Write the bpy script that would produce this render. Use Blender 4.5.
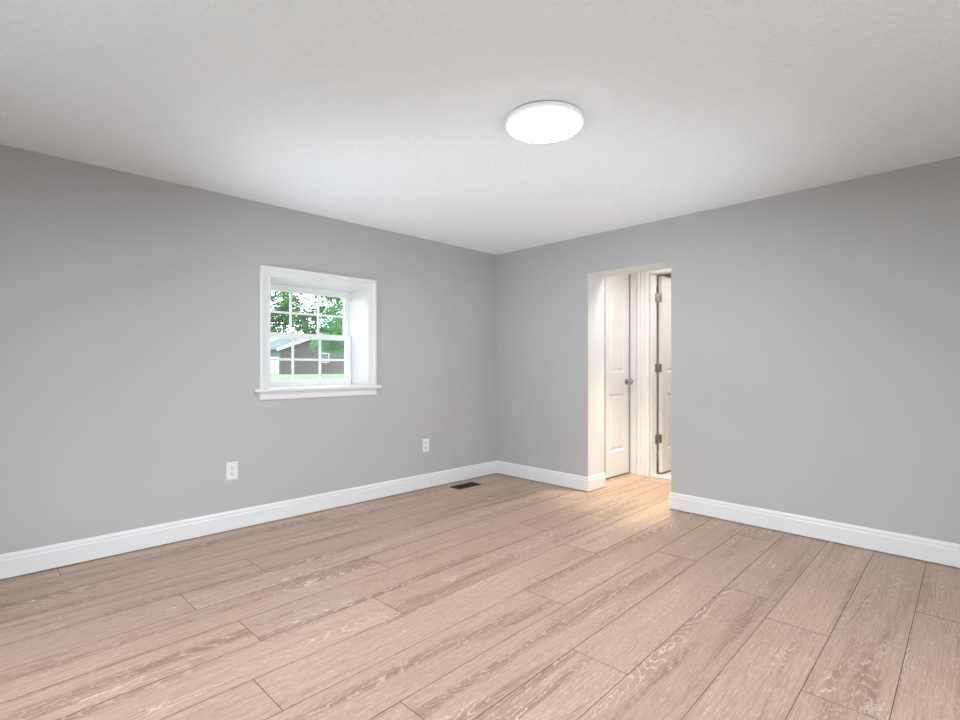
import bpy, bmesh, math, random
from mathutils import Vector, Matrix

for o in list(bpy.data.objects):
    bpy.data.objects.remove(o)
SC = bpy.context.scene
COL = SC.collection
random.seed(7)

# ------------------------------------------------------------------ camera
CAM = Vector((3.6933, -3.9062, 1.1289))
cam_data = bpy.data.cameras.new('camera')
cam_data.sensor_fit = 'HORIZONTAL'
cam_data.sensor_width = 36.0
cam_data.lens = 509.5 / 960.0 * 36.0
cam_data.shift_y = 6.0 / 960.0
cam_data.clip_start = 0.02
cam_data.clip_end = 500
cam = bpy.data.objects.new('camera', cam_data)
cam.location = CAM
cam.rotation_euler = (math.radians(90), 0, math.radians(45.25))
COL.objects.link(cam)
SC.camera = cam

# ------------------------------------------------------------------ light and exposure
SC.view_settings.view_transform = 'Standard'
SC.view_settings.look = 'None'
SC.view_settings.exposure = 0.10
SC.view_settings.gamma = 1.0
SC.view_settings.use_curve_mapping = False

world = bpy.data.worlds.new('world')
SC.world = world
world.use_nodes = True
SKY = 3.9            # overcast white sky
LOWER_FILL = 0.9         # glow added below the horizon to fill the ceiling from underneath
wt = world.node_tree
bg = wt.nodes['Background']
wc = wt.nodes.new('ShaderNodeTexCoord')
wx = wt.nodes.new('ShaderNodeSeparateXYZ')
wm = wt.nodes.new('ShaderNodeMapRange')
wm.inputs['From Min'].default_value = -0.03
wm.inputs['From Max'].default_value = 0.0
wm.inputs['To Min'].default_value = LOWER_FILL
wm.inputs['To Max'].default_value = SKY
wt.links.new(wc.outputs['Generated'], wx.inputs[0])
wt.links.new(wx.outputs['Z'], wm.inputs['Value'])
wt.links.new(wm.outputs[0], bg.inputs[1])
bg.inputs[0].default_value = (0.88, 0.96, 1.04, 1)

sun = bpy.data.lights.new('sun', 'SUN')
SUN = 1.5
sun.energy = SUN
sun.angle = math.radians(3)
sun.color = (1.0, 0.96, 0.88)
so = bpy.data.objects.new('sun', sun)
so.rotation_euler = Vector((-0.16, 0.10, -1.0)).to_track_quat('-Z', 'Y').to_euler()
COL.objects.link(so)

LAMP_EMIT = 92.0          # ceiling lamp diffuser radiance
HALL_W = 12.0             # hall ceiling lamp power
HALL_SPOT = 200.0
BATH_W = 14.0
SPOT_R = 115.0
SPOT_L = 195.0
FILL_W = 4.0            # power of the added ceiling fill lamp


def area(name, loc, direction, size, power, color):
    d = bpy.data.lights.new(name, 'AREA')
    if isinstance(size, tuple):
        d.shape = 'RECTANGLE'
        d.size, d.size_y = size
    else:
        d.shape = 'DISK'
        d.size = size
    d.energy = power
    d.color = color
    o = bpy.data.objects.new(name, d)
    o.location = loc
    o.rotation_euler = Vector(direction).to_track_quat('-Z', 'Y').to_euler()
    COL.objects.link(o)
    return o


area('hall_lamp_light', (1.80, 0.42, 2.17), (0, 0, -1), 0.25, HALL_W, (1.0, 0.965, 0.92))
hd = bpy.data.lights.new('hall_downlight', 'SPOT')
hd.energy = HALL_SPOT
hd.color = (1.0, 0.89, 0.70)
hd.spot_size = math.radians(64)
hd.spot_blend = 0.7
hd.shadow_soft_size = 0.08
hdo = bpy.data.objects.new('hall_downlight', hd)
hdo.location = (1.70, 0.42, 2.18)
COL.objects.link(hdo)
area('far_room_light', (1.75, 1.9, 2.17), (0, 0, -1), 0.3, BATH_W, (1.0, 0.92, 0.82))
area('ceiling_fill', (3.1, -3.1, 0.5), (-0.25, 0.25, 1), 1.2, FILL_W, (0.86, 0.95, 1.04))  # unseen lamp added to lift the ceiling brightness
# two added fill spots out of frame, tilted up to brighten the far ceiling
for nm, loc, aim, pw in (('far_fill_right', (4.15, -1.1, 0.3), (1.0, -1.0, 2.3), SPOT_R),
                         ('far_fill_left', (0.8, -4.2, 0.3), (0.9, -1.1, 2.3), SPOT_L)):
    sp = bpy.data.lights.new(nm, 'SPOT')
    sp.energy = pw
    sp.color = (0.88, 0.96, 1.05)
    sp.spot_size = math.radians(66)
    sp.spot_blend = 1.0
    sp.shadow_soft_size = 0.45
    spo = bpy.data.objects.new(nm, sp)
    spo.location = loc
    spo.rotation_euler = (Vector(aim) - Vector(loc)).to_track_quat('-Z', 'Y').to_euler()
    COL.objects.link(spo)



# ------------------------------------------------------------------ material helpers
def mat(name, color=(0.8, 0.8, 0.8), rough=0.5, metal=0.0, spec=0.5):
    m = bpy.data.materials.new(name)
    m.use_nodes = True
    b = m.node_tree.nodes['Principled BSDF']
    b.inputs['Base Color'].default_value = (*color, 1)
    b.inputs['Roughness'].default_value = rough
    b.inputs['Metallic'].default_value = metal
    b.inputs['Specular IOR Level'].default_value = spec
    return m


class NT:
    def __init__(s, m):
        s.t = m.node_tree
        s.b = s.t.nodes['Principled BSDF']

    def n(s, typ, **kw):
        nd = s.t.nodes.new(typ)
        for k, v in kw.items():
            setattr(nd, k, v)
        return nd

    def put(s, sock, v):
        if hasattr(v, 'is_linked') or isinstance(v, bpy.types.NodeSocket):
            s.t.links.new(v, sock)
        else:
            sock.default_value = v

    def math(s, op, a, b=0.0, c=0.0, clamp=False):
        nd = s.n('ShaderNodeMath', operation=op, use_clamp=clamp)
        s.put(nd.inputs[0], a)
        s.put(nd.inputs[1], b)
        if op in ('MULTIPLY_ADD',):
            s.put(nd.inputs[2], c)
        return nd.outputs[0]

    def comb(s, x, y, z):
        nd = s.n('ShaderNodeCombineXYZ')
        for i, v in enumerate((x, y, z)):
            s.put(nd.inputs[i], v)
        return nd.outputs[0]

    def noise(s, vec, scale=1.0, detail=2.0, rough=0.5, dist=0.0):
        nd = s.n('ShaderNodeTexNoise')
        s.put(nd.inputs['Vector'], vec)
        nd.inputs['Scale'].default_value = scale
        nd.inputs['Detail'].default_value = detail
        nd.inputs['Roughness'].default_value = rough
        nd.inputs['Distortion'].default_value = dist
        return nd.outputs[0]

    def ramp(s, v, lo, hi, a=0.0, b=1.0, smooth=True):
        nd = s.n('ShaderNodeMapRange', clamp=True)
        if smooth:
            nd.interpolation_type = 'SMOOTHSTEP'
        s.put(nd.inputs['Value'], v)
        nd.inputs['From Min'].default_value = lo
        nd.inputs['From Max'].default_value = hi
        nd.inputs['To Min'].default_value = a
        nd.inputs['To Max'].default_value = b
        return nd.outputs['Result']

    def mix(s, f, a, b, blend='MIX'):
        nd = s.n('ShaderNodeMix', data_type='RGBA', blend_type=blend)
        s.put(nd.inputs[0], f)
        s.put(nd.inputs[6], (*a, 1) if isinstance(a, tuple) else a)
        s.put(nd.inputs[7], (*b, 1) if isinstance(b, tuple) else b)
        return nd.outputs[2]

    def bump(s, h, strength=0.2, dist=0.01):
        nd = s.n('ShaderNodeBump')
        nd.inputs['Strength'].default_value = strength
        nd.inputs['Distance'].default_value = dist
        s.put(nd.inputs['Height'], h)
        s.t.links.new(nd.outputs[0], s.b.inputs['Normal'])

    def obco(s):
        return s.n('ShaderNodeTexCoord').outputs['Object']


def painted(name, color, rough, scale, bump, var=0.03, spec=0.4, dist=0.004, detail=3):
    m = mat(name, color, rough, 0, spec)
    N = NT(m)
    co = N.obco()
    v = N.noise(co, 1.3, 3)
    dark = tuple(c * (1 - var) for c in color)
    lite = tuple(min(1, c * (1 + var)) for c in color)
    N.put(N.b.inputs['Base Color'], N.mix(N.ramp(v, 0.3, 0.7), dark, lite))
    if bump:
        N.bump(N.noise(co, scale, detail, 0.6), bump, dist)
    return m


M_WALL = painted('grey wall paint', (0.463, 0.454, 0.445), 0.6, 160, 0.06, 0.015)
M_REVEAL = painted('pale wall paint', (0.70, 0.69, 0.675), 0.6, 160, 0.06, 0.015)
M_HALL = painted('hall wall paint', (0.455, 0.452, 0.448), 0.6, 160, 0.06, 0.015)
M_TRIM = painted('white trim enamel', (0.755, 0.752, 0.748), 0.32, 40, 0.02, 0.01)
M_DOOR = painted('white door enamel', (0.82, 0.815, 0.80), 0.5, 60, 0.03, 0.01)
M_VINYL = painted('white vinyl', (0.90, 0.905, 0.91), 0.35, 40, 0.0, 0.01)
M_PLASTIC = painted('white plastic', (0.77, 0.77, 0.76), 0.3, 40, 0.0, 0.01)
M_SLOT = mat('dark slot', (0.05, 0.05, 0.05), 0.6)
M_NICKEL = painted('satin nickel', (0.42, 0.41, 0.40), 0.28, 40, 0.0, 0.05)
M_NICKEL.node_tree.nodes['Principled BSDF'].inputs['Metallic'].default_value = 1.0
M_SCREW = mat('screw metal', (0.6, 0.6, 0.6), 0.3, 1.0)
M_BRONZE = painted('dark bronze metal', (0.026, 0.014, 0.008), 0.6, 60, 0.02, 0.1)
M_BLACK = mat('black void', (0.012, 0.010, 0.008), 0.8)

# ceiling: white, lightly knocked-down texture
M_CEIL = mat('textured white ceiling', (0.895, 0.925, 0.945), 0.85, 0, 0.2)
N = NT(M_CEIL)
co = N.obco()
n1 = N.noise(co, 48, 4, 0.65, 0.6)
n2 = N.noise(co, 16, 2, 0.5)
N.bump(N.math('ADD', N.ramp(n1, 0.42, 0.62), N.math('MULTIPLY', n2, 0.6)), 0.42, 0.006)

# glass: thin clear pane
M_GLASS = bpy.data.materials.new('window glass')
M_GLASS.use_nodes = True
t = M_GLASS.node_tree
t.nodes.remove(t.nodes['Principled BSDF'])
tr = t.nodes.new('ShaderNodeBsdfTransparent')
tr.inputs[0].default_value = (0.97, 0.985, 0.98, 1)
gl = t.nodes.new('ShaderNodeBsdfGlossy')
gl.inputs['Roughness'].default_value = 0.02
mx = t.nodes.new('ShaderNodeMixShader')
mx.inputs[0].default_value = 0.04
t.links.new(tr.outputs[0], mx.inputs[1])
t.links.new(gl.outputs[0], mx.inputs[2])
t.links.new(mx.outputs[0], t.nodes['Material Output'].inputs[0])

# insect screen: fine pale mesh, mostly see-through
M_SCREEN = bpy.data.materials.new('fine insect screen')
M_SCREEN.use_nodes = True
t = M_SCREEN.node_tree
pb = t.nodes['Principled BSDF']
pb.inputs['Base Color'].default_value = (0.55, 0.57, 0.58, 1)
tr = t.nodes.new('ShaderNodeBsdfTransparent')
mx = t.nodes.new('ShaderNodeMixShader')
mx.inputs[0].default_value = 0.08
t.links.new(tr.outputs[0], mx.inputs[1])
t.links.new(pb.outputs[0], mx.inputs[2])
t.links.new(mx.outputs[0], t.nodes['Material Output'].inputs[0])

# lamp diffuser
M_LAMP = bpy.data.materials.new('glowing lamp diffuser')
M_LAMP.use_nodes = True
pb = M_LAMP.node_tree.nodes['Principled BSDF']
pb.inputs['Base Color'].default_value = (0.9, 0.9, 0.9, 1)
pb.inputs['Emission Color'].default_value = (0.94, 0.99, 1.06, 1)
pb.inputs['Emission Strength'].default_value = LAMP_EMIT
M_LAMPRIM = mat('frosted lamp side', (0.85, 0.85, 0.85), 0.4)
pb = M_LAMPRIM.node_tree.nodes['Principled BSDF']
pb.inputs['Emission Color'].default_value = (0.94, 0.99, 1.06, 1)
pb.inputs['Emission Strength'].default_value = 0.10


M_LAMPEDGE = mat('glowing frosted edge', (0.85, 0.85, 0.85), 0.4)
pb = M_LAMPEDGE.node_tree.nodes['Principled BSDF']
pb.inputs['Emission Color'].default_value = (0.94, 0.99, 1.06, 1)
pb.inputs['Emission Strength'].default_value = 0.30
M_LAMPBASE = mat('grey lamp base', (0.35, 0.35, 0.35), 0.5)


# limed oak planks; UV u = metres along the plank, v = metres across; plank_tone = random per plank
def oak(name):
    m = mat(name, (0.5, 0.38, 0.3), 0.38, 0, 0.55)
    N = NT(m)
    uv = N.n('ShaderNodeUVMap', uv_map='UVMap').outputs[0]
    sep = N.n('ShaderNodeSeparateXYZ')
    N.t.links.new(uv, sep.inputs[0])
    u, v = sep.outputs[0], sep.outputs[1]
    rnd = N.n('ShaderNodeAttribute', attribute_type='GEOMETRY', attribute_name='plank_tone').outputs['Fac']
    z = N.math('MULTIPLY', rnd, 37.0)
    # broad brown heart streaks
    s1 = N.noise(N.comb(N.math('MULTIPLY', u, 0.75), N.math('MULTIPLY', v, 11.0), z), 1.0, 3, 0.55, 0.25)
    streak = N.ramp(s1, 0.49, 0.68)
    light, dark = (0.535, 0.368, 0.262), (0.285, 0.155, 0.090)
    c = N.mix(N.math('MULTIPLY', streak, 0.80), light, dark)
    # fine long grain
    g = N.noise(N.comb(N.math('MULTIPLY', u, 5.0), N.math('MULTIPLY', v, 170.0), z), 1.0, 3, 0.6)
    c = N.mix(N.ramp(g, 0.40, 0.68, 0.0, 0.42), c, (0.265, 0.160, 0.103))
    # cathedral grain: warped contour lines filled with white lime
    w1 = N.noise(N.comb(N.math('MULTIPLY', u, 1.3), N.math('MULTIPLY', v, 8.0), z), 1.0, 1, 0.5, 0.1)
    w2 = N.noise(N.comb(N.math('MULTIPLY', u, 36.0), N.math('MULTIPLY', v, 90.0), z), 1.0, 2, 0.5)
    f = N.math('ADD', N.math('MULTIPLY', w1, 21.0), N.math('MULTIPLY', w2, 1.1))
    line = N.ramp(N.math('SINE', N.math('MULTIPLY', f, 6.2832)), 0.72, 1.0)
    mk = N.noise(N.comb(N.math('MULTIPLY', u, 1.1), N.math('MULTIPLY', v, 9.0), N.math('ADD', z, 11.0)), 1.0, 2, 0.5)
    mask = N.math('ADD', N.ramp(mk, 0.55, 0.66, 0.0, 0.8), N.math('MULTIPLY', streak, 0.65), clamp=True)
    lime = N.math('MULTIPLY', N.math('MULTIPLY', line, mask), 0.90)
    # short limed pores everywhere
    p = N.noise(N.comb(N.math('MULTIPLY', u, 26.0), N.math('MULTIPLY', v, 340.0), z), 1.0, 3, 0.65)
    pores = N.ramp(p, 0.52, 0.68, 0.0, 0.55)
    white = (0.80, 0.675, 0.565)
    c = N.mix(N.math('MAXIMUM', lime, pores), c, white)
    # plank to plank tone
    hv = N.n('ShaderNodeHueSaturation')
    N.t.links.new(c, hv.inputs['Color'])
    N.put(hv.inputs['Value'], N.ramp(rnd, 0, 1, 0.81, 0.92, False))
    N.t.links.new(hv.outputs[0], N.b.inputs['Base Color'])
    N.bump(N.math('ADD', p, N.math('MULTIPLY', lime, 0.6)), 0.10, 0.002)
    return m


M_OAK = oak('limed oak planks')
M_SEAM = mat('dark plank seam', (0.11, 0.065, 0.042), 0.8)


# ------------------------------------------------------------------ mesh helpers
def link(name, bm, mats, parent=None, smooth=False, kind=None):
    me = bpy.data.meshes.new(name)
    bmesh.ops.recalc_face_normals(bm, faces=bm.faces)
    bm.to_mesh(me)
    bm.free()
    for m in (mats if isinstance(mats, (list, tuple)) else [mats]):
        me.materials.append(m)
    if smooth:
        me.polygons.foreach_set('use_smooth', [True] * len(me.polygons))
    o = bpy.data.objects.new(name, me)
    COL.objects.link(o)
    if parent:
        o.parent = parent
        o.matrix_parent_inverse = parent.matrix_basis.inverted()
    if kind:
        o['kind'] = kind
    return o


def empty(name, loc, label=None, cat=None, group=None, kind=None):
    o = bpy.data.objects.new(name, None)
    o.location = loc
    o.empty_display_size = 0.05
    COL.objects.link(o)
    tag(o, label, cat, group, kind)
    return o


def tag(o, label=None, cat=None, group=None, kind=None):
    for k, v in (('label', label), ('category', cat), ('group', group), ('kind', kind)):
        if v:
            o[k] = v
    return o


def box(bm, x0, x1, y0, y1, z0, z1, bevel=0.0, seg=2):
    b2 = bmesh.new()
    bmesh.ops.create_cube(b2, size=1)
    for v in b2.verts:
        v.co = Vector((x0 + (v.co.x + .5) * (x1 - x0), y0 + (v.co.y + .5) * (y1 - y0), z0 + (v.co.z + .5) * (z1 - z0)))
    if bevel:
        bmesh.ops.bevel(b2, geom=list(b2.edges), offset=bevel, segments=seg, affect='EDGES', profile=0.5)
    merge(bm, b2)


def merge(bm, b2, mi=0, M=None):
    mp = {}
    for v in b2.verts:
        mp[v] = bm.verts.new(M @ v.co if M else v.co)
    for f in b2.faces:
        try:
            nf = bm.faces.new([mp[v] for v in f.verts])
            nf.material_index = f.material_index or mi
        except ValueError:
            pass
    b2.free()


def lathe(bm, prof, center, axis='Z', n=48, M=None):
    """prof: (r, h); axis along which h runs."""
    rings = []
    for r, hh in prof:
        ring = []
        for i in range(n):
            a = 2 * math.pi * i / n
            if axis == 'Z':
                p = Vector((r * math.cos(a), r * math.sin(a), hh))
            elif axis == 'X':
                p = Vector((hh, r * math.cos(a), r * math.sin(a)))
            else:
                p = Vector((r * math.cos(a), hh, r * math.sin(a)))
            ring.append(bm.verts.new(p + Vector(center)))
        rings.append(ring)
    for a, b in zip(rings, rings[1:]):
        for i in range(n):
            j = (i + 1) % n
            bm.faces.new((a[i], a[j], b[j], b[i]))
    bm.faces.new(rings[0])
    bm.faces.new(list(reversed(rings[-1])))


def sweep(bm, path, prof, seg0=0, seg1=None):
    """Moulding along a 2D path, to the right of travel; prof = (out, z). Mitred at path corners."""
    pts = [Vector(p) for p in path]
    n = len(pts)
    seg1 = n - 1 if seg1 is None else seg1
    offs = []
    for i in range(n):
        ns = []
        if i > 0:
            d = (pts[i] - pts[i - 1]).normalized(); ns.append(Vector((d.y, -d.x)))
        if i < n - 1:
            d = (pts[i + 1] - pts[i]).normalized(); ns.append(Vector((d.y, -d.x)))
        if len(ns) == 2:
            m = (ns[0] + ns[1]).normalized()
            m = m / m.dot(ns[0])
        else:
            m = ns[0]
        offs.append(m)
    rings = []
    for i in range(seg0, seg1 + 1):
        rings.append([bm.verts.new((pts[i].x + offs[i].x * t, pts[i].y + offs[i].y * t, z)) for t, z in prof])
    k = len(prof)
    for a, b in zip(rings, rings[1:]):
        for i in range(k):
            j = (i + 1) % k
            bm.faces.new((a[i], a[j], b[j], b[i]))
    bm.faces.new(rings[0])
    bm.faces.new(list(reversed(rings[-1])))


# ------------------------------------------------------------------ room dimensions
H = 2.30
W, L = 4.45, -4.30                 # right-hand extent in x, near extent in y
DX0, DX1, DZ = 1.129, 1.897, 1.957  # doorway in the right wall
WT = 0.27                           # right wall thickness
WY0, WY1, WZ0, WZ1 = -2.388, -1.571, 0.965, 1.775   # window recess
HW = 0.99                           # hall side wall plane

# ------------------------------------------------------------------ floor
bm = bmesh.new()
uvl = bm.loops.layers.uv.new('UVMap')
tone = bm.faces.layers.float.new('plank_tone')
# the planks run 1.2 degrees off the left wall; px/py are plank-frame coordinates
PW, X0P, PL, GAP, PANG = 0.2388, 2.703, 1.938, 0.0012, math.radians(1.2)
joints = {-12: -3.580, -11: -2.05, -10: -1.95, -9: -2.791, -8: -3.202, -7: -2.287, -6: -3.104, -5: -2.559, -4: -3.232,
          -3: -1.978, -2: -2.938, -1: -2.268, 0: -1.241, 1: -1.447, 2: -1.93, 3: -0.906, 4: -1.5, 5: -2.6, 6: -1.0, 7: -2.0}
rp = random.Random(3)
FY0, FY1 = L, 1.06
PC, PS = math.cos(PANG), math.sin(PANG)


def clip(poly, ax, val, keep_greater):
    """Cut a convex polygon of (x, y, px, py) against x or y = val."""
    out = []
    for p, q in zip(poly, poly[1:] + poly[:1]):
        ip = (p[ax] >= val) == keep_greater
        iq = (q[ax] >= val) == keep_greater
        if ip:
            out.append(p)
        if ip != iq:
            t_ = (val - p[ax]) / (q[ax] - p[ax])
            out.append(tuple(a + (b - a) * t_ for a, b in zip(p, q)))
    return out


for k in range(-14, 8):
    j0 = joints.get(k, -2.4)
    xa, xb = X0P + k * PW, X0P + (k + 1) * PW
    ys = [j0 + i * PL for i in range(-4, 5)]
    for ya, yb in zip(ys, ys[1:]):
        poly = []
        for a, b in ((xa + GAP, ya + GAP), (xb - GAP, ya + GAP), (xb - GAP, yb - GAP), (xa + GAP, yb - GAP)):
            poly.append((a * PC - b * PS, a * PS + b * PC, a, b))
        for ax, val, gt in ((0, 0.0, True), (0, W, False), (1, FY0, True), (1, FY1, False)):
            if poly:
                poly = clip(poly, ax, val, gt)
        if len(poly) < 3:
            continue
        f = bm.faces.new([bm.verts.new((p[0], p[1], 0.0)) for p in poly])
        f[tone] = rp.random()
        du, dv = rp.uniform(0, 50), rp.uniform(0, 20)
        for lp, p in zip(f.loops, poly):
            lp[uvl].uv = (p[3] - ya + du, p[2] - xa + dv)
        top = list(f.verts)
        low = [bm.verts.new((v.co.x, v.co.y, -0.003)) for v in top]
        for i in range(len(top)):
            n_ = (i + 1) % len(top)
            q = bm.faces.new((top[i], top[n_], low[n_], low[i]))
            q.material_index = 1
b2 = bmesh.new()
box(b2, 0.0, W, FY0, FY1, -0.06, -0.002)
for f in b2.faces:
    f.material_index = 1
merge(bm, b2, 1)
link('floor', bm, [M_OAK, M_SEAM], kind='structure')

M_TILE = painted('beige floor beyond the hall', (0.62, 0.54, 0.44), 0.4, 60, 0.02, 0.05)
bm = bmesh.new()
box(bm, 0.4, 2.8, 1.06, 3.0, -0.06, 0.001)
link('floor_far_room', bm, M_TILE, kind='structure')

# ------------------------------------------------------------------ ceiling, walls
bm = bmesh.new()
box(bm, -0.32, W + 0.15, L - 0.15, WT, H, H + 0.12)
link('ceiling', bm, M_CEIL, kind='structure')
bm = bmesh.new()
box(bm, 0.4, 2.8, WT, 3.1, 2.20, 2.42)
link('ceiling_hall', bm, M_CEIL, kind='structure')

g = 0.012   # liner thickness round the window recess
bm = bmesh.new()
box(bm, -0.32, 0, L - 0.15, WY0 - g, -0.06, H)
box(bm, -0.32, 0, WY1 + g, WT, -0.06, H)
box(bm, -0.32, 0, WY0 - g, WY1 + g, -0.06, WZ0 - g)
box(bm, -0.32, 0, WY0 - g, WY1 + g, WZ1 + g, H)
link('wall_left', bm, M_WALL, kind='structure')

bm = bmesh.new()
box(bm, 0, DX0 - 0.0015, 0, WT, -0.06, H)
box(bm, DX1 + 0.0015, W, 0, WT, -0.06, H)
box(bm, DX0 - 0.0015, DX1 + 0.0015, 0, WT, DZ + 0.0015, H)
link('wall_right', bm, M_WALL, kind='structure')
# doorway lining in a paler paint (drywall returns with softened corners)
bm = bmesh.new()
box(bm, DX0 - 0.0015, DX0, 0.001, WT, 0, DZ)
box(bm, DX1, DX1 + 0.0015, 0.001, WT, 0, DZ)
box(bm, DX0 - 0.0015, DX1 + 0.0015, 0.001, WT, DZ, DZ + 0.0015)
link('trim_1', bm, M_REVEAL, kind='structure')

# the two walls behind the camera get unseen openings, added to let in fill light (a, b, sill, head)
NEAR_OPEN = (0.8, 3.0, 0.3, 2.1)
SIDE_OPEN = (-3.95, -1.25, 0.2, 2.15)


def wall_with_opening(bm, a0, a1, t0, t1, op, along_y):
    def put(p, q, z0, z1):
        if along_y:
            box(bm, t0, t1, p, q, z0, z1)
        else:
            box(bm, p, q, t0, t1, z0, z1)
    if not op:
        put(a0, a1, -0.06, H)
        return
    p, q, z0, z1 = op
    put(a0, p, -0.06, H); put(q, a1, -0.06, H); put(p, q, -0.06, z0); put(p, q, z1, H)


bm = bmesh.new()
wall_with_opening(bm, 0, W + 0.15, L - 0.15, L, NEAR_OPEN, False)
link('wall_near', bm, M_WALL, kind='structure')
bm = bmesh.new()
wall_with_opening(bm, L, WT, W, W + 0.15, SIDE_OPEN, True)
link('wall_side', bm, M_WALL, kind='structure')

# hall shell
D1Y0, D1Y1, D1Z = 0.528, 0.985, 2.105
bm = bmesh.new()
box(bm, 0.85, HW, WT, D1Y0 - 0.004, 0, 2.2)
box(bm, 0.85, HW, D1Y0 - 0.004, 1.0, D1Z, 2.2)
box(bm, 0.85, HW, D1Y1 + 0.001, 1.0, 0, D1Z)
box(bm, 0.40, 0.85, WT, 1.0, 0, 0.01)
box(bm, 0.40, 0.42, WT, 1.0, 0, 2.2)
link('wall_hall', bm, M_HALL, kind='structure')
D2X0, D2X1, D2Z = 1.235, 1.96, 2.07
bm = bmesh.new()
box(bm, 0.40, D2X0 - 0.02, 1.0, 1.10, 0, 2.2)
box(bm, D2X1 + 0.02, 2.8, 1.0, 1.10, 0, 2.2)
box(bm, D2X0 - 0.02, D2X1 + 0.02, 1.0, 1.10, D2Z + 0.02, 2.2)
link('wall_hall_end', bm, M_HALL, kind='structure')
bm = bmesh.new()
box(bm, 2.35, 2.45, WT, 1.0, 0, 2.2)
link('wall_hall_side', bm, M_HALL, kind='structure')
bm = bmesh.new()
box(bm, 0.4, 0.5, 1.10, 3.0, 0, 2.2)
box(bm, 2.7, 2.8, 1.10, 3.0, 0, 2.2)
box(bm, 0.4, 2.8, 3.0, 3.1, 0, 2.2)
link('wall_far_room', bm, M_HALL, kind='structure')

# ------------------------------------------------------------------ baseboards
BB = [(0, 0.006), (0.0145, 0.006), (0.0150, 0.010), (0.0150, 0.100), (0.0125, 0.1035), (0.0110, 0.106), (0.0110, 0.112),
      (0.0120, 0.1145), (0.0115, 0.120), (0.0085, 0.1265), (0.0055, 0.130), (0.0035, 0.134), (0, 0.134)]
path = [(0, L), (0, 0), (DX0, 0), (DX0, WT)]
bm = bmesh.new(); sweep(bm, path, BB, 0, 1); link('baseboard_left', bm, M_TRIM, kind='structure')
bm = bmesh.new(); sweep(bm, path, BB, 1, 3); link('baseboard_back', bm, M_TRIM, kind='structure')
bm = bmesh.new(); sweep(bm, [(DX1, WT), (DX1, 0), (W, 0)], BB); link('baseboard_right', bm, M_TRIM, kind='structure')

# ------------------------------------------------------------------ window
win = empty('window_1', (0, (WY0 + WY1) / 2, WZ0), 'white double-hung window deep in the left wall with a view of trees', 'window', None, 'structure')
CW = 0.076


def casing_piece(bm, along0, along1, fixed0, horizontal):
    """Flat casing with a raised outer back band and a small inner bead. fixed0 = inner edge, grows outward."""
    sgn = 1 if fixed0[1] > fixed0[0] else -1
    i0, o0 = fixed0
    prof = [(0.0, 0.0), (0.0, 0.012), (0.004, 0.015), (0.010, 0.015), (0.012, 0.013), (0.046, 0.016), (0.047, 0.021),
            (0.056, 0.024), (0.071, 0.024), (0.076, 0.020), (0.076, 0.0)]
    ra, rb = [], []
    for d, hgt in prof:
        p = i0 + sgn * d
        # mitred ends: along range grows with d where flagged
        a0 = along0[0] + along0[1] * d
        a1 = along1[0] + along1[1] * d
        if horizontal:
            ra.append(bm.verts.new((hgt, a0, p))); rb.append(bm.verts.new((hgt, a1, p)))
        else:
            ra.append(bm.verts.new((hgt, p, a0))); rb.append(bm.verts.new((hgt, p, a1)))
    k = len(prof)
    for i in range(k):
        j = (i + 1) % k
        bm.faces.new((ra[i], ra[j], rb[j], rb[i]))
    bm.faces.new(ra); bm.faces.new(list(reversed(rb)))


STOOL_Z = 0.965
bm = bmesh.new(); casing_piece(bm, (WY0, -1), (WY1, 1), (WZ1, WZ1 + CW), True); link('casing', bm, M_TRIM, win)
bm = bmesh.new(); casing_piece(bm, (STOOL_Z, 0), (WZ1, 1), (WY0, WY0 - CW), False); link('casing', bm, M_TRIM, win)
bm = bmesh.new(); casing_piece(bm, (STOOL_Z, 0), (WZ1, 1), (WY1, WY1 + CW), False); link('casing', bm, M_TRIM, win)
# stool with horns and a nosing
bm = bmesh.new()
box(bm, -0.262, 0.0, WY0, WY1, STOOL_Z - 0.011, STOOL_Z)
box(bm, 0.0, 0.045, WY0 - 0.120, WY1 + 0.110, STOOL_Z - 0.022, STOOL_Z, 0.007, 3)
link('stool', bm, M_TRIM, win)
bm = bmesh.new()
pr = [(0.0, STOOL_Z - 0.022), (0.020, STOOL_Z - 0.022), (0.020, STOOL_Z - 0.036), (0.015, STOOL_Z - 0.042), (0.015, 0.893), (0.012, 0.885), (0.0, 0.885)]
a = [bm.verts.new((x, WY0 - 0.076, z)) for x, z in pr]; b = [bm.verts.new((x, WY1 + 0.078, z)) for x, z in pr]
for i in range(len(pr)):
    j = (i + 1) % len(pr); bm.faces.new((a[i], a[j], b[j], b[i]))
bm.faces.new(a); bm.faces.new(list(reversed(b)))
link('apron', bm, M_TRIM, win)
bm = bmesh.new()
box(bm, -0.262, 0.0005, WY0 - g, WY0, WZ0 - g, WZ1 + g)
box(bm, -0.262, 0.0005, WY1, WY1 + g, WZ0 - g, WZ1 + g)
box(bm, -0.262, 0.0005, WY0, WY1, WZ1, WZ1 + g)
box(bm, -0.262, -0.001, WY0, WY1, WZ0 - g, WZ0 - 0.0111)
link('jamb_liner', bm, M_TRIM, win)


def ring(bm, x0, x1, y0, y1, z0, z1, wl, wr, wb, wt, bev=0.003):
    box(bm, x0, x1, y0, y0 + wl, z0, z1, bev)
    box(bm, x0, x1, y1 - wr, y1, z0, z1, bev)
    box(bm, x0, x1, y0 + wl - 0.001, y1 - wr + 0.001, z0, z0 + wb, bev)
    box(bm, x0, x1, y0 + wl - 0.001, y1 - wr + 0.001, z1 - wt, z1, bev)


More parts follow.
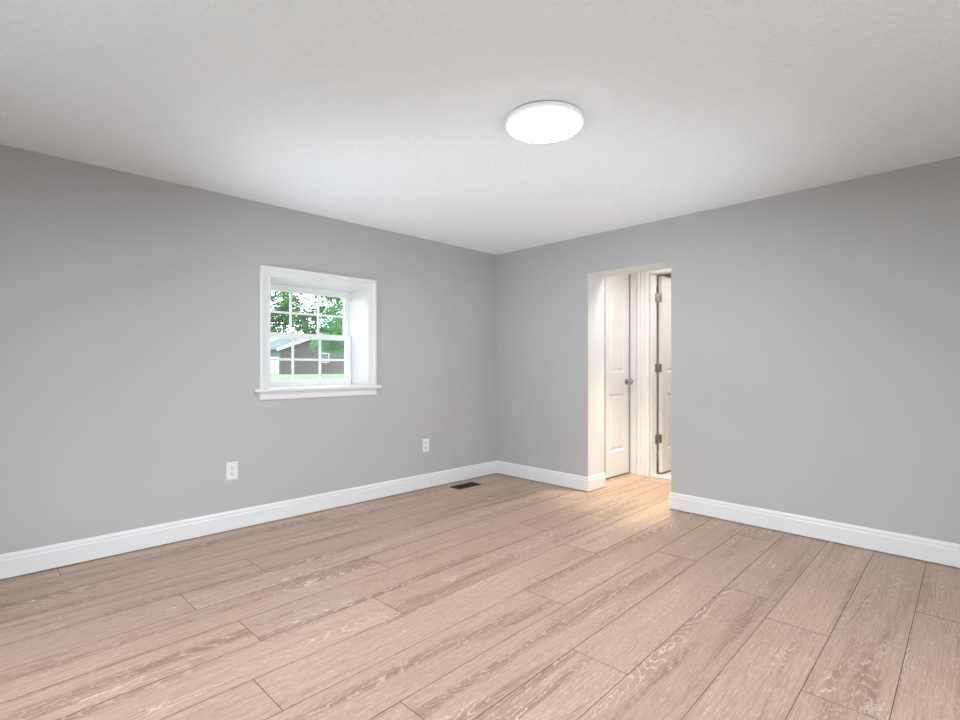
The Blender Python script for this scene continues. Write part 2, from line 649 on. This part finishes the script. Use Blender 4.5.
fy0, fy1, fz0, fz1 = WY0, WY1 + 0.012, WZ0, WZ1
bm = bmesh.new()
ring(bm, -0.335, -0.262, fy0 - 0.011, fy1 + 0.011, fz0 - 0.011, fz1 + 0.011, 0.021, 0.021, 0.019, 0.030, 0.002)
ring(bm, -0.296, -0.291, fy0 + 0.008, fy1 - 0.008, fz0 + 0.006, fz1 - 0.016, 0.010, 0.010, 0.006, 0.012, 0)
link('window_frame', bm, M_VINYL, win)


def sash(name, xc, y0, y1, z0, z1, gy0, gy1, gz0, gz1):
    bm = bmesh.new()
    ring(bm, xc - 0.015, xc + 0.015, y0, y1, z0, z1, gy0 - y0, y1 - gy1, gz0 - z0, z1 - gz1, 0.003)
    s = link(name, bm, M_VINYL, win)
    for i in (1, 2):
        yy = gy0 + (gy1 - gy0) * i / 3
        bm = bmesh.new(); box(bm, xc - 0.008, xc + 0.008, yy - 0.0085, yy + 0.0085, gz0 - 0.001, gz1 + 0.001, 0.003)
        link('muntin', bm, M_VINYL, s)
    zz = (gz0 + gz1) / 2
    bm = bmesh.new(); box(bm, xc - 0.0075, xc + 0.0075, gy0 - 0.001, gy1 + 0.001, zz - 0.0085, zz + 0.0085, 0.003)
    link('muntin', bm, M_VINYL, s)
    bm = bmesh.new(); box(bm, xc - 0.0025, xc + 0.0025, gy0 - 0.002, gy1 + 0.002, gz0 - 0.002, gz1 + 0.002)
    link('glass', bm, M_GLASS, s)
    return s


sash('upper_sash', -0.312, fy0 + 0.010, fy1 - 0.010, 1.350, fz1 - 0.018, -2.330, -1.617, 1.390, 1.724)
ls = sash('lower_sash', -0.278, fy0 + 0.010, fy1 - 0.010, fz0 + 0.008, 1.392, -2.324, -1.621, 1.013, 1.348)
# sash lock on the meeting rail, tilt clips in the side tracks
bm = bmesh.new()
for yy in (-2.10, -1.85):
    box(bm, -0.292, -0.268, yy - 0.024, yy + 0.024, 1.3915, 1.398, 0.002)
    box(bm, -0.286, -0.262, yy - 0.008, yy + 0.014, 1.398, 1.405, 0.002)
link('sash_lock', bm, M_PLASTIC, ls)
bm = bmesh.new(); box(bm, -0.276, -0.260, fy1 - 0.012, fy1 - 0.003, 1.700, 1.722, 0.002); link('tilt_clip', bm, M_NICKEL, win)
bm = bmesh.new(); box(bm, -0.3245, -0.3235, fy0 + 0.012, fy1 - 0.012, fz0 + 0.010, 1.352); link('insect_screen', bm, M_SCREEN, win)

# ------------------------------------------------------------------ panelled doors


def panel_loop(y0, y1, z0, z1, arch, inset, n=12):
    y0 += inset; y1 -= inset; z0 += inset; z1 -= inset
    pts = [(y0, z0), (y1, z0)]
    if arch <= 0:
        pts += [(y1, z1), (y0, z1)]
    else:
        zs = z1 - arch
        for i in range(n + 1):
            q = i / n
            pts.append((y1 + (y0 - y1) * q, zs + arch * math.sin(math.pi * q) ** 0.9))
    return pts


def door_leaf(name, parent, xf, th, y0, y1, z0, z1, panels, m):
    """Leaf whose moulded face looks along +X; xf = face plane."""
    bm = bmesh.new()
    def mk(pts, x):
        return [bm.verts.new((x, y, z)) for y, z in pts]
    outer = mk([(y0, z0), (y1, z0), (y1, z1), (y0, z1)], xf)
    edges = [bm.edges.new((outer[i], outer[(i + 1) % 4])) for i in range(4)]
    for (a0, a1, b0, b1, arch) in panels:
        loops = [mk(panel_loop(a0, a1, b0, b1, arch, ins), xf + dx) for ins, dx in
                 ((0, 0), (0.006, -0.007), (0.016, -0.011), (0.026, -0.011), (0.044, -0.003))]
        n = len(loops[0])
        for i in range(n):
            edges.append(bm.edges.new((loops[0][i], loops[0][(i + 1) % n])))
        for p, q in zip(loops, loops[1:]):
            for i in range(n):
                j = (i + 1) % n
                bm.faces.new((p[i], p[j], q[j], q[i]))
        bm.faces.new(loops[-1])
    bmesh.ops.triangle_fill(bm, use_beauty=True, edges=edges)
    back = mk([(y0, z0), (y1, z0), (y1, z1), (y0, z1)], xf - th)
    for i in range(4):
        j = (i + 1) % 4
        bm.faces.new((outer[i], outer[j], back[j], back[i]))
    bm.faces.new(back)
    return link(name, bm, m, parent)


def lathe_obj(name, prof, center, axis, m, parent, n=32):
    bm = bmesh.new(); lathe(bm, prof, center, axis, n)
    o = link(name, bm, m, parent, smooth=True)
    return o


d1 = empty('door_1', (HW, 0.74, 0), 'closed white two-panel door with a nickel knob inside the doorway', 'door', None, 'structure')
door_leaf('leaf', d1, HW - 0.004, 0.035, D1Y0, D1Y1, 0.014, 2.102,
          [(0.595, 0.893, 1.063, 1.955, 0.045), (0.595, 0.893, 0.263, 0.844, 0)], M_DOOR)
kx = HW - 0.004
kn = lathe_obj('knob', [(0.004, 0.006), (0.010, 0.010), (0.010, 0.030), (0.016, 0.036), (0.025, 0.044), (0.0275, 0.053), (0.025, 0.062), (0.016, 0.067), (0.003, 0.068)],
               (kx, 0.932, 0.965), 'X', M_NICKEL, d1)
lathe_obj('rose', [(0.031, 0.0), (0.031, 0.003), (0.027, 0.006), (0.012, 0.0085), (0.004, 0.009)], (kx, 0.932, 0.965), 'X', M_NICKEL, kn)

# flat board and moulded casing at the end of the hall
bm = bmesh.new()
cp = [(1.002, 0.0), (1.002, 0.010), (1.070, 0.010), (1.078, 0.006), (1.082, 0.022), (1.094, 0.024), (1.104, 0.018), (1.118, 0.016), (1.136, 0.020),
      (1.142, 0.014), (1.160, 0.013), (1.176, 0.017), (1.206, 0.012), (1.222, 0.012), (1.228, 0.008), (1.229, 0.0)]
a = [bm.verts.new((x, 1.0 - t_, 0.0)) for x, t_ in cp]; b = [bm.verts.new((x, 1.0 - t_, 2.14)) for x, t_ in cp]
for i in range(len(cp)):
    j = (i + 1) % len(cp); bm.faces.new((a[i], a[j], b[j], b[i]))
bm.faces.new(a); bm.faces.new(list(reversed(b)))
link('trim_2', bm, M_DOOR, kind='structure')

d2 = empty('door_2', (1.25, 1.14, 0), 'open white panel door with three nickel hinges at the end of the hall', 'door', None, 'structure')
bm = bmesh.new()
box(bm, D2X0 - 0.02, D2X0, 0.988, 1.105, 0, D2Z, 0.002)
box(bm, D2X1, D2X1 + 0.02, 0.988, 1.105, 0, D2Z, 0.002)
box(bm, D2X0 - 0.02, D2X1 + 0.02, 0.988, 1.105, D2Z, D2Z + 0.02, 0.002)
link('jamb', bm, M_DOOR, d2)
bm = bmesh.new()
box(bm, D2X0 - 0.008, D2X1 + 0.09, 0.984, 1.0, D2Z + 0.008, D2Z + 0.072, 0.004)
box(bm, D2X1 + 0.012, D2X1 + 0.085, 0.984, 1.0, 0, D2Z + 0.01, 0.004)
link('casing', bm, M_DOOR, d2)
LY = 1.165
leaf2 = door_leaf('leaf', d2, 1.263, 0.035, LY, LY + 0.70, 0.020, 2.067,
                  [(LY + 0.115, LY + 0.585, 1.063, 1.95, 0.06), (LY + 0.115, LY + 0.585, 0.263, 0.844, 0)], M_DOOR)
for hz in (1.837, 1.109, 0.372):
    bm = bmesh.new()
    box(bm, 1.229, 1.262, LY - 0.0022, LY - 0.0002, hz - 0.043, hz + 0.043, 0.0008, 1)
    box(bm, 1.2352, 1.2372, 1.070, 1.104, hz - 0.043, hz + 0.043, 0.0008, 1)
    hg = link('hinge', bm, M_NICKEL, d2)
    bm = bmesh.new()
    lathe(bm, [(0.004, -0.050), (0.0065, -0.046), (0.0065, 0.046), (0.004, 0.050)], (1.2370, 1.1300, hz), 'Z', 16)
    box(bm, 1.2354, 1.2368, 1.100, 1.130, hz - 0.043, hz + 0.043)
    box(bm, 1.2362, 1.2376, 1.130, LY - 0.001, hz - 0.043, hz + 0.043)
    link('pin', bm, M_NICKEL, hg, smooth=False)
bm = bmesh.new()
box(bm, D2X0, D2X1, 1.0, 1.10, 0.001, 0.009, 0.003)
link('threshold', bm, M_TRIM, d2)

# ------------------------------------------------------------------ ceiling lamp
LX, LYc = 2.190, -1.985
lamp = empty('ceiling_light', (LX, LYc, H), 'round flush white ceiling light switched on, glowing in the middle of the ceiling', 'light')
lathe_obj('base_ring', [(0.176, 0.0), (0.176, -0.006), (0.02, -0.006)], (LX, LYc, H), 'Z', M_LAMPBASE, lamp, 96)
lathe_obj('lamp_side', [(0.02, -0.006), (0.182, -0.006), (0.184, -0.008), (0.184, -0.024), (0.02, -0.024)], (LX, LYc, H), 'Z', M_LAMPRIM, lamp, 96)
lathe_obj('diffuser_edge', [(0.02, -0.024), (0.184, -0.024), (0.184, -0.027), (0.181, -0.0315), (0.175, -0.0335), (0.02, -0.0335)], (LX, LYc, H), 'Z', M_LAMPEDGE, lamp, 96)
lathe_obj('diffuser', [(0.02, -0.0335), (0.174, -0.0337), (0.172, -0.0355), (0.166, -0.037), (0.12, -0.0385), (0.05, -0.0392), (0.01, -0.0394)], (LX, LYc, H), 'Z', M_LAMP, lamp, 96)

# ------------------------------------------------------------------ outlets


def outlet(name, yc, zc, label, style):
    o = empty(name, (0, yc, zc), label, 'outlet', 'wall outlets')
    hw, hh = 0.038, 0.0605
    bm = bmesh.new()
    box(bm, 0.0, 0.0065, yc - hw, yc + hw, zc - hh, zc + hh, 0.0028, 3)
    link('cover_plate', bm, M_PLASTIC, o)
    for s in (1, -1):
        zz = zc + s * 0.0205
        bm = bmesh.new()
        b2 = bmesh.new()
        lathe(b2, [(0.0170, 0.0060), (0.0170, 0.0078), (0.0160, 0.0085), (0.002, 0.0085)], (0, yc, zz), 'X', 32)
        for v in b2.verts:     # flattened top and bottom as on a duplex receptacle
            v.co.z = max(zz - 0.0135, min(zz + 0.0135, v.co.z))
        bmesh.ops.remove_doubles(b2, verts=b2.verts, dist=1e-6)
        merge(bm, b2)
        r_ = link('receptacle', bm, M_PLASTIC, o)
        bm = bmesh.new()
        box(bm, 0.0083, 0.0088, yc - 0.0085, yc - 0.0055, zz - 0.001, zz + 0.0085)
        box(bm, 0.0083, 0.0088, yc + 0.0055, yc + 0.0085, zz - 0.000, zz + 0.0075)
        lathe(bm, [(0.0032, 0.0083), (0.0032, 0.0088)], (0, yc, zz - 0.0075), 'X', 16)
        link('slot', bm, M_SLOT, r_)
    lathe_obj('screw', [(0.0034, 0.0062), (0.0034, 0.0072), (0.002, 0.0078), (0.0005, 0.0079)], (0, yc, zc), 'X', M_SCREW, o, 16)
    return o


outlet('wall_outlet', -2.650, 0.408, 'white duplex wall outlet below the window, nearer the camera', 0)
outlet('wall_outlet.001', -0.952, 0.398, 'white wall outlet near the room corner, above the floor vent', 0)

# ------------------------------------------------------------------ floor register
vx0, vx1, vy0, vy1 = 0.122, 0.258, -0.767, -0.478
vent = empty('floor_vent', ((vx0 + vx1) / 2, (vy0 + vy1) / 2, 0), 'dark brown metal floor vent set in the planks by the left baseboard', 'vent')
bm = bmesh.new()
fr = 0.020
box(bm, vx0, vx1, vy0, vy0 + fr, 0.0003, 0.005, 0.0015)
box(bm, vx0, vx1, vy1 - fr, vy1, 0.0003, 0.005, 0.0015)
box(bm, vx0, vx0 + fr, vy0 + fr, vy1 - fr, 0.0003, 0.005, 0.0015)
box(bm, vx1 - fr, vx1, vy0 + fr, vy1 - fr, 0.0003, 0.005, 0.0015)
link('frame', bm, M_BRONZE, vent)
bm = bmesh.new()
box(bm, vx0 + fr, vx1 - fr, vy0 + fr, vy1 - fr, 0.0003, 0.0010)
link('duct_opening', bm, M_BLACK, vent)
ns = 22
for i in range(ns):
    y = vy0 + fr + (vy1 - vy0 - 2 * fr) * (i + 0.5) / ns
    bm = bmesh.new()
    box(bm, vx0 + fr, vx1 - fr, y - 0.002, y + 0.002, 0.0010, 0.0045)
    link('slat', bm, M_BRONZE, vent)
bm = bmesh.new()
box(bm, (vx0 + vx1) / 2 - 0.003, (vx0 + vx1) / 2 + 0.003, vy0 + fr, vy1 - fr, 0.0010, 0.0048)
link('bar', bm, M_BRONZE, vent)

# ------------------------------------------------------------------ outdoors
VW = Vector((-math.sin(math.radians(45.25)), math.cos(math.radians(45.25)), 0))
RT = Vector((VW.y, -VW.x, 0))
GZ = 0.40


def outdoors(depth, side, z=GZ):
    """A point so far ahead of and beside the camera's station."""
    p = CAM + VW * depth + RT * side
    return Vector((p.x, p.y, z))


M_GRASS = mat('mown lawn', (0.13, 0.30, 0.11), 0.9, 0, 0.1)
N = NT(M_GRASS)
co = N.obco()
N.put(N.b.inputs['Base Color'], N.mix(N.ramp(N.noise(co, 1.5, 4, 0.7), 0.3, 0.7), (0.15, 0.23, 0.13), (0.25, 0.33, 0.22)))
bm = bmesh.new()
box(bm, -90, -0.33, -30, 90, GZ - 0.3, GZ)
link('ground', bm, M_GRASS, kind='structure')

# neighbour's gabled building
M_BRICK = mat('brown brick', (0.2, 0.13, 0.11), 0.85, 0, 0.2)
N = NT(M_BRICK)
br = N.n('ShaderNodeTexBrick')
uvn = N.n('ShaderNodeUVMap', uv_map='UVMap').outputs[0]
N.t.links.new(uvn, br.inputs['Vector'])
br.inputs['Scale'].default_value = 1.0
br.inputs['Color1'].default_value = (0.085, 0.048, 0.036, 1)
br.inputs['Color2'].default_value = (0.050, 0.032, 0.026, 1)
br.inputs['Mortar'].default_value = (0.13, 0.105, 0.095, 1)
br.inputs['Mortar Size'].default_value = 0.02
br.inputs['Brick Width'].default_value = 0.42
br.inputs['Row Height'].default_value = 0.17
N.t.links.new(br.outputs[0], N.b.inputs['Base Color'])
M_SHINGLE = painted('pale roof shingles', (0.105, 0.145, 0.150), 0.8, 12, 0.1, 0.08)
M_FASCIA = painted('white outdoor paint', (0.82, 0.83, 0.84), 0.5, 10, 0.0, 0.02)
M_SOFFIT = painted('grey-blue siding', (0.10, 0.18, 0.20), 0.6, 10, 0.0, 0.04)
M_PANE = mat('dark window pane', (0.10, 0.12, 0.14), 0.1)

corner = outdoors(44, -17.2)
bd = (RT * 0.75 + VW * 0.66).normalized()
sd = (VW * 0.75 - RT * 0.66).normalized()
BW, BL, EH, RH = 8.6, 9.0, 2.25, 1.55
bld = empty('house', corner, 'brown brick house with pale gabled roof across the lawn outside the window', 'house')


def bp(a, d, z):
    p = corner + bd * a + sd * d
    return (p.x, p.y, GZ + z)


def prism(bm, faces_pts, uv=None):
    lay = bm.loops.layers.uv.verify()
    for pts in faces_pts:
        f = bm.faces.new([bm.verts.new(bp(*p)) for p in pts])
        for lp, p in zip(f.loops, pts):
            lp[lay].uv = (p[0] + p[1], p[2])


bm = bmesh.new()
gab = [(0, 0, -0.2), (BW, 0, -0.2), (BW, 0, EH), (BW / 2, 0, EH + RH), (0, 0, EH)]
gb = [(a, BL, z) for a, d, z in gab]
prism(bm, [gab, list(reversed(gb)), [gab[1], gb[1], gb[2], gab[2]], [gb[0], gab[0], gab[4], gb[4]], [gab[0], gb[0], gb[1], gab[1]]])
link('brick_wall', bm, M_BRICK, bld)


def slab(bm, pts, thick):
    lo = [bm.verts.new(bp(*p)) for p in pts]
    hi = [bm.verts.new(bp(p[0], p[1], p[2] + thick)) for p in pts]
    n = len(pts)
    for i in range(n):
        j = (i + 1) % n
        bm.faces.new((lo[i], lo[j], hi[j], hi[i]))
    bm.faces.new(lo); bm.faces.new(hi)


ov, sl = 0.55, RH / (BW / 2)
bm = bmesh.new()
slab(bm, [(-ov, -ov, EH - sl * ov + 0.02), (BW / 2, -ov, EH + RH + 0.02), (BW / 2, BL + ov, EH + RH + 0.02), (-ov, BL + ov, EH - sl * ov + 0.02)], 0.16)
slab(bm, [(BW / 2, -ov, EH + RH + 0.02), (BW + ov, -ov, EH - sl * ov + 0.02), (BW + ov, BL + ov, EH - sl * ov + 0.02), (BW / 2, BL + ov, EH + RH + 0.02)], 0.16)
link('roof', bm, M_SHINGLE, bld)
bm = bmesh.new()
slab(bm, [(-ov, -ov - 0.04, EH - sl * ov - 0.04), (BW / 2, -ov - 0.04, EH + RH - 0.04), (BW / 2, -ov, EH + RH - 0.04), (-ov, -ov, EH - sl * ov - 0.04)], 0.24)
slab(bm, [(BW / 2, -ov - 0.04, EH + RH - 0.04), (BW + ov, -ov - 0.04, EH - sl * ov - 0.04), (BW + ov, -ov, EH - sl * ov - 0.04), (BW / 2, -ov, EH + RH - 0.04)], 0.24)
link('fascia', bm, M_FASCIA, bld)
bm = bmesh.new()
slab(bm, [(-0.03, 0.05, -0.1), (-0.0, 0.05, -0.1), (-0.0, BL - 0.05, -0.1), (-0.03, BL - 0.05, -0.1)], EH)
link('side_siding', bm, M_SOFFIT, bld)
bm = bmesh.new()
slab(bm, [(-0.09, 0.35, -0.1), (-0.031, 0.35, -0.1), (-0.031, BL - 0.8, -0.1), (-0.09, BL - 0.8, -0.1)], 1.62)
link('garage_door', bm, M_FASCIA, bld)
bm = bmesh.new()
wa, wb_, wz0, wz1 = 3.55, 4.40, 1.05, 1.85
slab(bm, [(wa, -0.06, wz0), (wb_, -0.06, wz0), (wb_, -0.001, wz0), (wa, -0.001, wz0)], 0.07)
slab(bm, [(wa, -0.06, wz1), (wb_, -0.06, wz1), (wb_, -0.001, wz1), (wa, -0.001, wz1)], 0.07)
slab(bm, [(wa, -0.06, wz0), (wa + 0.07, -0.06, wz0), (wa + 0.07, -0.001, wz0), (wa, -0.001, wz0)], wz1 - wz0)
slab(bm, [(wb_ - 0.07, -0.06, wz0), (wb_, -0.06, wz0), (wb_, -0.001, wz0), (wb_ - 0.07, -0.001, wz0)], wz1 - wz0)
hw_ = link('window', bm, M_FASCIA, bld)
bm = bmesh.new()
slab(bm, [(wa + 0.1, -0.03, wz0 + 0.1), (wb_ - 0.1, -0.03, wz0 + 0.1), (wb_ - 0.1, -0.002, wz0 + 0.1), (wa + 0.1, -0.002, wz0 + 0.1)], wz1 - wz0 - 0.1)
link('pane', bm, M_PANE, hw_)


# trees
def leaf_mat(name, a, b):
    m = mat(name, a, 0.6, 0, 0.3)
    N = NT(m)
    co = N.obco()
    N.put(N.b.inputs['Base Color'], N.mix(N.ramp(N.noise(co, 1.7, 3, 0.6), 0.35, 0.65), a, b))
    tl = N.n('ShaderNodeBsdfTranslucent')
    tl.inputs[0].default_value = (b[0] * 1.2, b[1] * 1.3, b[2] * 0.8, 1)
    ms = N.n('ShaderNodeMixShader')
    ms.inputs[0].default_value = 0.25
    out = N.t.nodes['Material Output']
    N.t.links.new(N.b.outputs[0], ms.inputs[1])
    N.t.links.new(tl.outputs[0], ms.inputs[2])
    N.t.links.new(ms.outputs[0], out.inputs[0])
    return m


M_BARK = painted('grey-brown bark', (0.10, 0.095, 0.085), 0.9, 20, 0.4, 0.2)
M_LEAF1 = leaf_mat('mixed green leaves', (0.012, 0.050, 0.030), (0.105, 0.21, 0.065))
M_LEAF2 = leaf_mat('fresh green leaves', (0.040, 0.165, 0.075), (0.140, 0.36, 0.150))


def tube(bm, p, q, r0, r1, n=8):
    d = (q - p).normalized()
    ref = Vector((0, 0, 1)) if abs(d.z) < 0.9 else Vector((1, 0, 0))
    a = d.cross(ref).normalized(); b = d.cross(a)
    A = [bm.verts.new(p + (a * math.cos(2 * math.pi * i / n) + b * math.sin(2 * math.pi * i / n)) * r0) for i in range(n)]
    B = [bm.verts.new(q + (a * math.cos(2 * math.pi * i / n) + b * math.sin(2 * math.pi * i / n)) * r1) for i in range(n)]
    for i in range(n):
        j = (i + 1) % n
        bm.faces.new((A[i], A[j], B[j], B[i]))
    bm.faces.new(A); bm.faces.new(list(reversed(B)))


def tree(base, crown_c, radii, nclus, nleaf, leafsize, lm, label, seed, trunk_r=0.22, cl_r=0.45):
    rg = random.Random(seed)
    t_ = empty('tree', base, label, 'tree', 'trees outside the window')
    fork = Vector((base.x, base.y, min(crown_c.z, base.z + (crown_c.z - base.z) * 0.75)))
    bt = bmesh.new()
    tube(bt, base - Vector((0, 0, 0.1)), fork, trunk_r, trunk_r * 0.7, 10)
    bb = bmesh.new()
    bl = bmesh.new()
    limbs = []
    for i in range(9):
        while True:
            q = Vector((rg.uniform(-1, 1), rg.uniform(-1, 1), rg.uniform(-1, 1)))
            if q.length < 1:
                break
        tip = crown_c + Vector((q.x * radii[0], q.y * radii[1], q.z * radii[2])) * 0.95
        mid = fork.lerp(tip, 0.5) + Vector((rg.uniform(-.3, .3), rg.uniform(-.3, .3), rg.uniform(0, .5)))
        tube(bb, fork, mid, trunk_r * 0.45, trunk_r * 0.25, 6)
        tube(bb, mid, tip, trunk_r * 0.25, trunk_r * 0.06, 6)
        limbs.append((mid, tip))
    for c in range(nclus):
        while True:
            q = Vector((rg.uniform(-1, 1), rg.uniform(-1, 1), rg.uniform(-1, 1)))
            if 0.25 < q.length < 1:
                break
        cc = crown_c + Vector((q.x * radii[0], q.y * radii[1], q.z * radii[2]))
        if cc.z < base.z + 0.7:
            continue
        mid, tip = min(limbs, key=lambda m_: (m_[0] - cc).length)
        tube(bb, mid, cc, trunk_r * 0.08, trunk_r * 0.03, 5)
        for k in range(nleaf):
            d = Vector((rg.gauss(0, 1), rg.gauss(0, 1), rg.gauss(0, 0.7))) * cl_r * 0.6
            p = cc + d
            s = leafsize * rg.uniform(0.6, 1.25)
            ax = Vector((rg.uniform(-1, 1), rg.uniform(-1, 1), rg.uniform(-1, 0.4))).normalized()
            sd_ = ax.cross(Vector((rg.uniform(-1, 1), rg.uniform(-1, 1), rg.uniform(-1, 1)))).normalized()
            bl.faces.new([bl.verts.new(v) for v in (p, p + ax * s * 0.5 + sd_ * s * 0.32, p + ax * s, p + ax * s * 0.5 - sd_ * s * 0.32)])
    link('trunk', bt, M_BARK, t_)
    link('branches', bb, M_BARK, t_)
    f = link('foliage', bl, lm, t_)
    f['kind'] = 'stuff'
    return t_


# left tree: stands beyond the window's left edge, branches reach across the upper panes
b0 = outdoors(24, -24 * 0.475)
c0 = outdoors(24, -24 * 0.355); c0.z = CAM.z + 24 * 0.118
tree(b0, c0, (3.0, 2.4, 1.35), 70, 38, 0.20, M_LEAF1, 'left tree outside, its branches crossing the upper window panes', 11, 0.2, 0.40)
b1 = outdoors(35, -35 * 0.215)
c1 = outdoors(35, -35 * 0.276); c1.z = CAM.z + 35 * 0.068
tree(b1, c1, (1.95, 1.7, 1.75), 60, 90, 0.19, M_LEAF2, 'bushy green tree outside, at the right edge of the window', 23, 0.16, 0.45)
